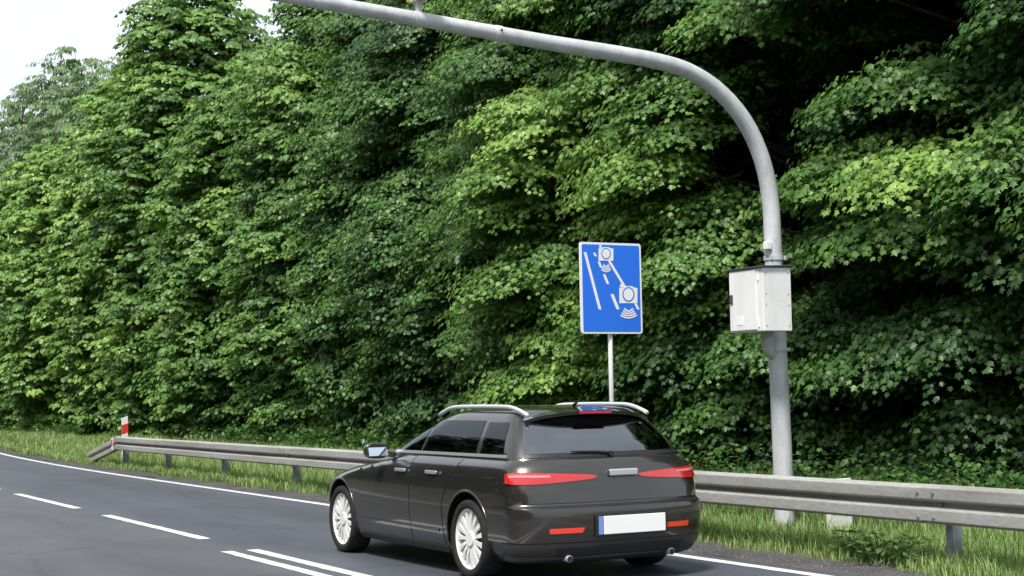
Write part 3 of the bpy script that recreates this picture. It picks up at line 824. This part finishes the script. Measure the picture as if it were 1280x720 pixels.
def patch(name, P, off, th, m, parent, outward, smooth=True):
    """grid of surface points (nu, nv, 3) -> thin shell standing OFF proud of the surface"""
    du = np.gradient(P, axis=0); dv = np.gradient(P, axis=1)
    nn = unit(np.cross(du, dv))
    o_ = np.asarray(outward, float)
    sg_ = np.sign((nn * o_).sum(-1, keepdims=True).mean()); nn = nn * (sg_ if sg_ != 0 else 1)
    A_ = P + nn * off; B_ = P + nn * (off - th)
    nu, nv = P.shape[:2]; V = np.concatenate([A_.reshape(-1, 3), B_.reshape(-1, 3)]); m0 = nu * nv
    F = []
    for i in range(nu - 1):
        for j in range(nv - 1):
            a = i * nv + j; q = (a, a + nv, a + nv + 1, a + 1)
            F.append(q); F.append(tuple(m0 + k for k in q[::-1]))
    rim = [i * nv for i in range(nu)] + [(nu - 1) * nv + j for j in range(1, nv)] + [i * nv + nv - 1 for i in range(nu - 2, -1, -1)] + [j for j in range(nv - 2, 0, -1)]
    for a, b_ in zip(rim, rim[1:] + rim[:1]): F.append((a, b_, m0 + b_, m0 + a))
    bm = bmesh.new(); vs = [bm.verts.new(v) for v in V]
    for q in F:
        try: bm.faces.new([vs[k] for k in q])
        except ValueError: pass
    ob = bobj(name, bm, m, parent)
    if smooth:
        ob.data.shade_smooth()
        try: ob.data.set_sharp_from_angle(angle=R(40))
        except Exception: pass
    return ob


LOW = Shell(spl([.16, .22, .32, .45, .585, .60, .62, .70, .82, .90, .955, .975], [-.78, -.90, -.945, -.955, -.95, -.935, -.905, -.895, -.87, -.835, -.79, -.74]),
            spl([.16, .25, .40, .55, .66, .72, .77, .82, .87, .92, .975], [3.42, 3.58, 3.64, 3.63, 3.56, 3.42, 3.20, 2.90, 2.50, 2.10, 1.80]),
            spl([.16, .20, .28, .40, .55, .70, .80, .86, .905, .94, .975], [.80, .85, .885, .905, .915, .915, .905, .892, .875, .845, .79]),
            .30, 2.7, .85, 2.3, .05)
CABN = Shell(spl([.94, 1.0, 1.10, 1.20, 1.27, 1.315, 1.345, 1.365, 1.378], [-.77, -.735, -.655, -.555, -.475, -.42, -.36, -.20, .10]),
             spl([.94, 1.02, 1.12, 1.22, 1.29, 1.33, 1.35, 1.365, 1.378], [2.16, 1.94, 1.70, 1.44, 1.25, 1.12, 1.02, .86, .60]),
             spl([.94, 1.0, 1.10, 1.20, 1.27, 1.315, 1.345, 1.365, 1.378], [.815, .792, .745, .690, .645, .605, .55, .42, .20]),
             .26, 2.8, .60, 2.4, .03)
zs = [.16, .18, .20, .24, .29, .35, .41, .47, .53, .575, .59, .60, .61, .625, .66, .70, .74, .77, .80, .82, .845, .865, .885, .90, .915, .93, .945, .96, .975]
bm = LOW.mesh(zs, 'body')
me = bpy.data.meshes.new('body'); bm.to_mesh(me); bm.free()
tmpo = bpy.data.objects.new('cut_body', me); COL.objects.link(tmpo)
cb = bmesh.new()
WR = .318
for ax in (0, 2.70):
    for s_ in (-1, 1): add_cyl(cb, (s_ * .92, ax, .33), .372, .62, 'X', 48)
cme = bpy.data.meshes.new('cut'); cb.to_mesh(cme); cb.free()
cuo = bpy.data.objects.new('cut', cme); COL.objects.link(cuo)
md = tmpo.modifiers.new('b', 'BOOLEAN'); md.operation = 'DIFFERENCE'; md.object = cuo; md.solver = 'EXACT'
dg = bpy.context.evaluated_depsgraph_get()
body_me = bpy.data.meshes.new_from_object(tmpo.evaluated_get(dg))
bpy.data.objects.remove(tmpo); bpy.data.objects.remove(cuo)
body_me.materials.clear()
body = link('body', body_me, CARP, car, True)
body_me.set_sharp_from_angle(angle=R(38))
zc = [.945, .97, 1.0, 1.03, 1.07, 1.11, 1.15, 1.19, 1.23, 1.265, 1.295, 1.315, 1.33, 1.345, 1.356, 1.366, 1.373, 1.378]


def gridf(fn, u0, u1, v0, v1, nu, nv):
    """u runs between u0(v) and u1(v)"""
    v = np.linspace(v0, v1, nv); a = np.array([u0(q) if callable(u0) else u0 for q in v]); b_ = np.array([u1(q) if callable(u1) else u1 for q in v])
    t = np.linspace(0, 1, nu)[:, None]
    U = a[None] * (1 - t) + b_[None] * t; Vv = np.repeat(v[None], nu, 0)
    return fn(U, Vv)


lin = lambda z0, a, z1, b_: (lambda z: a + (b_ - a) * (z - z0) / (z1 - z0))
WS = lambda x, z: np.stack([x, CABN.yf(z) - .60 * (1 - (1 - np.clip(np.abs(x) / (CABN.w(z) * CABN.bw(CABN.yf(z))), 0, .999) ** 2.4) ** (1 / 2.4)), z], -1)
REARW = (lin(.985, -.69, 1.285, -.65), lin(.985, .69, 1.285, .65), 1.005, 1.275)
DOORW = ((lambda z: .03 + (z - .985) * .25), lin(.985, 1.035, 1.265, .985), .990, 1.262)
FRONW = (lin(.985, 1.09, 1.265, 1.035), (lambda z: float(CABN.yf(z)) - .20 - (z - .985) * .25), .990, 1.262)
QUARW = (lin(.99, -.44, 1.255, -.30), lin(.99, -.045, 1.255, .03), .995, 1.250)
WINDW = (lin(1.0, -.66, 1.28, -.52), lin(1.0, .66, 1.28, .52), 1.0, 1.28)
# the cabin is a hollow shell with its window openings cut through
inner = Shell(lambda z: CABN.yr(z) + .05, lambda z: CABN.yf(z) - .05, lambda z: CABN.w(z) - .045, .26, 2.8, .60, 2.4, .03)
cuts = []
ib = inner.mesh([.90, .95, 1.0, 1.07, 1.15, 1.23, 1.285, 1.315, 1.335, 1.348], 'inner'); im = bpy.data.meshes.new('inner'); ib.to_mesh(im); ib.free()
io = bpy.data.objects.new('inner', im); COL.objects.link(io); cuts.append(io)
shr = lambda q, e: ((lambda z: (q[0](z)) + e), (lambda z: (q[1](z)) - e), q[2] + e * .8, q[3] - e * .8)
cuts.append(patch('cut', gridf(lambda t, z: CABN.rear(t, z), *shr(REARW, .02), 25, 8), .06, .16, None, None, (0, -1, .5)))
cuts.append(patch('cut', gridf(WS, *shr(WINDW, .02), 21, 8), .06, .16, None, None, (0, 1, 1)))
for s_ in (-1, 1):
    for q in (DOORW, FRONW, QUARW): cuts.append(patch('cut', gridf(lambda y, z, s_=s_: CABN.side(y, z, s_), *shr(q, .012), 12, 8), .06, .14, None, None, (s_, 0, .4)))
cb_ = CABN.mesh(zc, 'cabin'); cm_ = bpy.data.meshes.new('cabin'); cb_.to_mesh(cm_); cb_.free()
co_ = bpy.data.objects.new('cabin_whole', cm_); COL.objects.link(co_)
for q in cuts:
    md = co_.modifiers.new('b', 'BOOLEAN'); md.operation = 'DIFFERENCE'; md.object = q; md.solver = 'EXACT'
dg = bpy.context.evaluated_depsgraph_get(); dg.update()
cabin_me = bpy.data.meshes.new_from_object(co_.evaluated_get(dg)); cabin_me.materials.clear()
bpy.data.objects.remove(co_)
for q in cuts: bpy.data.objects.remove(q)
cabin = link('cabin', cabin_me, CARP, car, True); cabin_me.set_sharp_from_angle(angle=R(40))
for y_, xs_ in ((1.02, (-.36, .36)), (.28, (-.42, 0, .42))):
    for x_ in xs_:
        bm = bmesh.new(); add_box(bm, (x_, y_, 1.02), (.44 if len(xs_) == 2 else .40, .12, .20), rot=Matrix.Rotation(R(14), 4, 'X'), bev=.04); st_ = bobj('seat', bm, SEAT, car, True)
        bm = bmesh.new(); add_box(bm, (x_, y_ - .03, 1.175), (.25, .09, .13), rot=Matrix.Rotation(R(12), 4, 'X'), bev=.035); bobj('headrest', bm, SEAT, st_, True)
bm = bmesh.new(); add_box(bm, (0, 1.72, .985), (1.35, .30, .05), bev=.02); bobj('dashboard', bm, SEAT, car)
bm = bmesh.new(); add_tube(bm, [(-.36 + .17 * math.cos(a), 1.50 + .05 * math.sin(a), 1.0 + .16 * math.sin(a)) for a in np.linspace(0, 2 * PI, 25)], .014, 8); bobj('steering_wheel', bm, TRIM, car, True)
# ---- tail
gate = patch('tailgate', gridf(lambda t, z: LOW.rear(t, z), -.70, .70, .632, .955, 33, 12), .005, .012, CARP, car, (0, -1, .2))
gl = gate
for nm, q in (('window_frame', (lin(.985, -.76, 1.285, -.72), lin(.985, -.685, 1.285, -.645), .975, 1.297)), ('window_frame', (lin(.985, .685, 1.285, .645), lin(.985, .76, 1.285, .72), .975, 1.297)), ('window_frame', (lambda z: -.68, lambda z: .68, .975, 1.008))):
    patch(nm, gridf(lambda t, z: CABN.rear(t, z), *q, 21, 8), .004, .010, TRIM, gate, (0, -1, .5))
patch('rear_window', gridf(lambda t, z: CABN.rear(t, z), *REARW, 33, 10), .006, .008, REARGLASS, gate, (0, -1, .5))
sp_m = bmesh.new()
K = 25
for k in range(K):
    pass
P = np.zeros((K, 2, 3))
sp_m.free()
xs = np.linspace(-.565, .565, K)
top = np.stack([xs, -.30 + .10 * (np.abs(xs) / .565) ** 3, 1.362 - .055 * (xs / .565) ** 2 - .012 * np.abs(xs / .565) ** 6], 1)
lip = np.stack([xs * 1.03, -.565 + .13 * (np.abs(xs) / .565) ** 2.6, 1.335 - .05 * (xs / .565) ** 2 - .02 * np.abs(xs / .565) ** 6], 1)
und = np.stack([xs * 1.02, -.555 + .13 * (np.abs(xs) / .565) ** 2.6, 1.308 - .05 * (xs / .565) ** 2 - .02 * np.abs(xs / .565) ** 6], 1)
bas = np.stack([xs, -.40 + .10 * (np.abs(xs) / .565) ** 3, 1.295 - .045 * (xs / .565) ** 2], 1)
bm = bmesh.new(); rows = [[bm.verts.new(p) for p in rw] for rw in (top, lip, und, bas)]
for a in range(4):
    for k in range(K - 1): bm.faces.new((rows[a][k], rows[a][k + 1], rows[(a + 1) % 4][k + 1], rows[(a + 1) % 4][k]))
bm.faces.new([rows[a][0] for a in range(4)]); bm.faces.new([rows[a][-1] for a in range(4)][::-1])
spo = bobj('spoiler', bm, CARP, gate, True); spo.data.set_sharp_from_angle(angle=R(35))
bm = bmesh.new(); add_box(bm, (0, -.567, 1.318), (.30, .016, .018), bev=.003); bobj('brake_light', bm, TAILR, gate)
bm = bmesh.new(); add_box(bm, (.05, -.888, .850), (.26, .03, .055), bev=.010); bobj('chrome_handle', bm, CHROME, gate)
bm = bmesh.new(); add_tube(bm, [(.02, -.752, 1.0), (-.10, -.748, 1.012), (-.34, -.738, 1.02)], [.013, .009, .006], 8); add_cyl(bm, (.02, -.755, .995), .022, .03, 'Y', 14); bobj('wiper', bm, TRIM, gate)
for s_ in (-1, 1):
    tl0, tl1 = .085, .93
    def lamp(t, z, s_=s_):
        return LOW.rear(t * s_, z)
    ts = np.linspace(tl0, tl1, 25); v = np.linspace(0, 1, 7)
    zlo = .815 - .038 * np.clip((ts - tl0) / .45, 0, 1) ** .5 + .01 * np.clip((ts - .8) / .13, 0, 1); zhi = .828 + .038 * np.clip((ts - tl0) / .6, 0, 1) ** .5 - .012 * np.clip((ts - .8) / .13, 0, 1)
    Z = zlo[:, None] * (1 - v) + zhi[:, None] * v; T = np.repeat(ts[:, None], 7, 1)
    lp = patch('taillight', lamp(T, Z), .013, .022, TAILR, car, (s_ * .5, -1, 0))
    zl2, zh2 = zlo + (zhi - zlo) * .58, zlo + (zhi - zlo) * .80
    ts2 = slice(9, 23); Z2 = zl2[ts2, None] * (1 - v) + zh2[ts2, None] * v
    patch('clear_strip', lamp(T[ts2], Z2), .0155, .006, TAILC, lp, (s_ * .5, -1, 0))
bump_ = patch('rear_bumper', gridf(lambda t, z: LOW.rear(t, z), -1.30, 1.30, .335, .592, 61, 14), .010, .016, CARP, car, (0, -1, 0))
patch('bumper_lower', gridf(lambda t, z: LOW.rear(t, z), -1.10, 1.10, .175, .330, 49, 7), .006, .014, PLAST, bump_, (0, -1, 0))
patch('bumper_step', gridf(lambda t, z: LOW.rear(t, z), -1.2, 1.2, .597, .613, 61, 4), .002, .012, TRIM, bump_, (0, -1, .3))
patch('bumper_crease', gridf(lambda t, z: LOW.rear(t, z), -1.05, 1.05, .200, .228, 49, 3), .012, .012, CARP, bump_, (0, -1, 0))
patch('diffuser', gridf(lambda t, z: LOW.rear(t, z), -.40, .40, .24, .300, 17, 5), .014, .012, TRIM, bump_, (0, -1, 0))
for s_ in (-1, 1):
    patch('bumper_reflector', gridf(lambda t, z: LOW.rear(t * s_, z), lin(.405, .21, .445, .19), .46, .405, .443, 13, 4), .014, .010, REFL, car, (s_ * .4, -1, 0))
bm = bmesh.new(); add_box(bm, (.06, -.972, .452), (.66, .016, .165), bev=.004); ph = bobj('plate_holder', bm, TRIM, car)
bm = bmesh.new(); add_box(bm, (.085, -.983, .452), (.57, .008, .140), bev=.003); bobj('number_plate', bm, PLATE, ph)
bm = bmesh.new(); add_box(bm, (-.225, -.983, .452), (.038, .008, .140), bev=.002); bobj('plate_band', bm, mat('plate_blue', (.16, .26, .55), .4), ph)
for s_ in (-1, 1):
    bm = bmesh.new(); add_tube(bm, [(s_ * .47, -.72, .215), (s_ * .47, -.915, .205)],   .028, 18); ex = bobj('exhaust_pipe', bm, POSTM, car, True)
    bm = bmesh.new(); add_cyl(bm, (s_ * .47, -.9162, .205), .023, .004, 'Y', 18); bobj('exhaust_mouth', bm, TRIM, ex)
# ---- flanks
for s_ in (-1, 1):
    SD = lambda y, z, s_=s_: LOW.side(y, z, s_)
    CS = lambda y, z, s_=s_: CABN.side(y, z, s_)
    for y0, y1, arch in ((.46, 1.06, True), (1.075, 2.20, False)):
        a0 = (lambda z: .40 + .0 * z) if not arch else (lambda z: max(.44, math.sqrt(max(.43 ** 2 - (z - .33) ** 2, 0)) if z < .76 else .44) - (.0 if z < .60 else (z - .60) * .75))
        d_ = patch('rear_door' if arch else 'front_door', gridf(SD, a0 if arch else y0, y1, .245, .952, 14, 22), .004, .010, CARP, car, (s_, 0, .1))
        hy = .62 if arch else 1.24
        bm = bmesh.new(); hx = float(LOW.side(hy, .835, s_)[0]); add_box(bm, (hx + s_ * .022, hy, .835), (.022, .21, .028), bev=.008); bobj('door_handle', bm, CHROME, d_)
        patch('side_window', gridf(CS, *(DOORW if arch else FRONW), 14, 10), .003, .006, GLASS, d_, (s_, 0, .4))
    patch('quarter_window', gridf(CS, *QUARW, 10, 9), .003, .006, GLASS, car, (s_, 0, .4))
    patch('belt_trim', gridf(CS, -.50, 1.80, .974, .998, 30, 4), .008, .012, CHROME, car, (s_, 0, .4))
    patch('sill', gridf(SD, .42, 2.30, .175, .232, 24, 4), .010, .016, PLAST, car, (s_, 0, 0))
    patch('side_moulding', gridf(SD, .50, 2.24, .345, .372, 24, 3), .012, .014, CARP, car, (s_, 0, 0))
    # arch lips
    for ax, nm in ((0, 'wheel_arch'), (2.70, 'wheel_arch')):
        bm = bmesh.new(); pts = []
        for k in range(25):
            a = R(-8 + 196 * k / 24); yy = ax + .376 * math.cos(a); zz = .33 + .376 * math.sin(a)
            zz = max(zz, .2); q = LOW.side(yy, zz, s_); pts.append((q[0] - s_ * .004, yy, zz))
        add_tube(bm, pts, .012, 8); bobj(nm, bm, CARP, car, True)
    # roof rail
    bm = bmesh.new(); ys = np.linspace(-.46, 1.22, 25); pts = []
    for yy in ys:
        u = (yy + .46) / 1.68; e = max(0, 1 - min(u, 1 - u) / .20)
        zr = 1.378 - .012 * (2 * u - 1) ** 2 - .062 * e ** 1.6
        pts.append((s_ * (.565 - .03 * u * u), yy, zr))
    add_tube(bm, pts, [.018] * 25, 12)
    rr_ = bobj('roof_rail', bm, SILVER, car, True)
    for v in rr_.data.vertices: pass
    bm = bmesh.new()
    for yy in (-.28, 1.0): add_box(bm, (s_ * .56, yy, 1.352), (.04, .14, .07), bev=.012)
    # mirror
    bm = bmesh.new(); bmesh.ops.create_icosphere(bm, subdivisions=3, radius=1)
    for v in bm.verts:
        x, y_, z = v.co; q = 3.0; n_ = (abs(x) ** q + abs(y_) ** q + abs(z) ** q) ** (1 / q); v.co = Vector((x / n_ * .118, max(y_ / n_, -.35) * .085, z / n_ * .070))
    bmesh.ops.translate(bm, vec=(s_ * .985, 1.60, .995), verts=bm.verts); mir = bobj('mirror', bm, CARP, car, True)
    bm2 = bmesh.new(); add_box(bm2, (s_ * .985, 1.566, .995), (.185, .006, .098), rot=Matrix.Rotation(R(-14), 4, 'X'), bev=.002); bobj('mirror_face', bm2, MIRR, mir)
    bm2 = bmesh.new(); add_tube(bm2, [(s_ * .80, 1.62, .955), (s_ * .92, 1.61, .965)], [.028, .022], 10); bobj('mirror_arm', bm2, TRIM, mir)
    bm.free() if False else None
    # headlight wrapping the front corner
    zf_ = np.linspace(.60, .70, 6)
    patch('headlight', gridf(SD, lin(.60, 3.12, .70, 3.02), lin(.60, 3.50, .70, 3.32), .60, .70, 14, 6), .006, .012, LAMPC, car, (s_, .6, .2))
patch('windscreen', gridf(WS, *WINDW, 21, 10), .003, .008, GLASS, car, (0, 1, 1))
bm = bmesh.new(); add_tube(bm, [(0, -.22, 1.372), (0, -.27, 1.40), (0, -.33, 1.425)], [.016, .010, .004], 8); bobj('antenna', bm, TRIM, car, True)
bm = bmesh.new(); add_box(bm, (0, 1.3, .21), (1.36, 3.9, .09), bev=.02); bobj('underbody', bm, TRIM, car)

# ---- wheels
def wheel(x, y, s_):
    root = bpy.data.objects.new('wheel', None); COL.objects.link(root); root.parent = car; root.location = (x, y, WR); root.empty_display_size = .1
    bm = bmesh.new(); prof = [(.243, -.098), (.262, -.108), (.292, -.110), (.311, -.098), (.318, -.06), (.318, .06), (.311, .098), (.292, .110), (.262, .108), (.243, .098)]
    n = 56; rings = []
    for k in range(n):
        a = 2 * PI * k / n; rings.append([bm.verts.new((s_ * h, r_ * math.cos(a), r_ * math.sin(a))) for r_, h in prof])
    for k in range(n):
        for j in range(len(prof)): bm.faces.new((rings[k][j], rings[k][(j + 1) % len(prof)], rings[(k + 1) % n][(j + 1) % len(prof)], rings[(k + 1) % n][j]))
    bobj('tyre', bm, TYRE, root, True)
    bm = bmesh.new(); prof = [(.241, -.09), (.227, -.085), (.220, .05), (.231, .080), (.246, .094), (.255, .100), (.251, .088), (.241, .07)]; rings = []
    for k in range(n):
        a = 2 * PI * k / n; rings.append([bm.verts.new((s_ * h, r_ * math.cos(a), r_ * math.sin(a))) for r_, h in prof])
    for k in range(n):
        for j in range(len(prof)): bm.faces.new((rings[k][j], rings[k][(j + 1) % len(prof)], rings[(k + 1) % n][(j + 1) % len(prof)], rings[(k + 1) % n][j]))
    rim = bobj('rim', bm, ALLOY, root, True)
    for k in range(15):
        a = 2 * PI * k / 15; bm = bmesh.new()
        vs = []
        for r_, wd, h in ((.045, .015, .072), (.13, .013, .085), (.229, .023, .080)):
            for sx_, dz in ((-1, 0), (1, 0), (1, -.022), (-1, -.022)):
                c_, d_ = r_, sx_ * wd; vs.append(bm.verts.new((s_ * (h + dz), c_ * math.cos(a) - d_ * math.sin(a), c_ * math.sin(a) + d_ * math.cos(a))))
        for b0 in (0, 4):
            for j in range(4): bm.faces.new((vs[b0 + j], vs[b0 + (j + 1) % 4], vs[b0 + 4 + (j + 1) % 4], vs[b0 + 4 + j]))
        bm.faces.new(vs[0:4][::-1]); bm.faces.new(vs[8:12]); bobj('spoke', bm, ALLOY, root)
    bm = bmesh.new(); add_cyl(bm, (s_ * .075, 0, 0), .058, .03, 'X', 24); bobj('hub', bm, ALLOY, root)
    bm = bmesh.new(); add_cyl(bm, (s_ * .02, 0, 0), .165, .02, 'X', 32); bobj('brake_disc', bm, mat('disc_steel', (.2, .2, .2), .4, .8), root)
for y in (0, 2.70):
    for s_ in (-1, 1): wheel(s_ * .785, y, s_)


# ------------------------------------------------------------------ weeds
def dock(name, label, x, y, n, size, seed, h=.12, sp_=.16):
    g = np.random.default_rng(seed)
    root = thing(name, label, 'weed', (x, y, 0), 0)
    a = g.uniform(0, 2 * PI, n); r_ = sp_ * np.sqrt(g.uniform(0, 1, n)); z = h * g.uniform(.25, 1.6, n)
    d = np.stack([np.cos(a), np.sin(a), 0 * a], 1)
    p = d * r_[:, None] * np.array([1, 1.8, 1]) + np.array([0, 0, 1.]) * z[:, None]
    co, ff, cnt, k = leaves(p, np.array([0, 0, 1.]) - d * .25 + g.normal(0, .25, (n, 3)), d + np.array([0, 0, .35]) + g.normal(0, .3, (n, 3)), size * g.uniform(.6, 1.2, n), (np.array([(0, 0), (.17, .2), (.21, .5), (.10, .82), (0, 1), (-.10, .82), (-.21, .5), (-.17, .2)], float), np.array([0, 1, 2, 3, 4, 0, 4, 5, 6, 7]), np.array([5, 5])))
    link('leaves', npmesh('leaves', co, ff, cnt, np.repeat(np.clip(g.normal(.5, .18, n), 0, 1), k)), WEED, root)
    bm = bmesh.new()
    for q in p[::4]: add_tube(bm, [(q[0] * .2, q[1] * .2, -.02), (q[0] * .6, q[1] * .6, q[2] * .6), tuple(q)], .003, 5)
    bobj('stems', bm, WEED, root)
dock('dock_plant', 'broad-leaved dark green weed at the shoulder edge left of the near rail post', 9.06, 10.30, 190, .12, 61, .17, .30)
dock('dock_plant', 'small broad-leaved weed under the guardrail just left of the grey pole foot', 9.5, 13.2, 30, .11, 62, .14, .15)
dock('nettle_plant', 'tall leafy weed showing over the guardrail just left of the grey pole', 10.9, 15.4, 70, .12, 63, .55, .30)
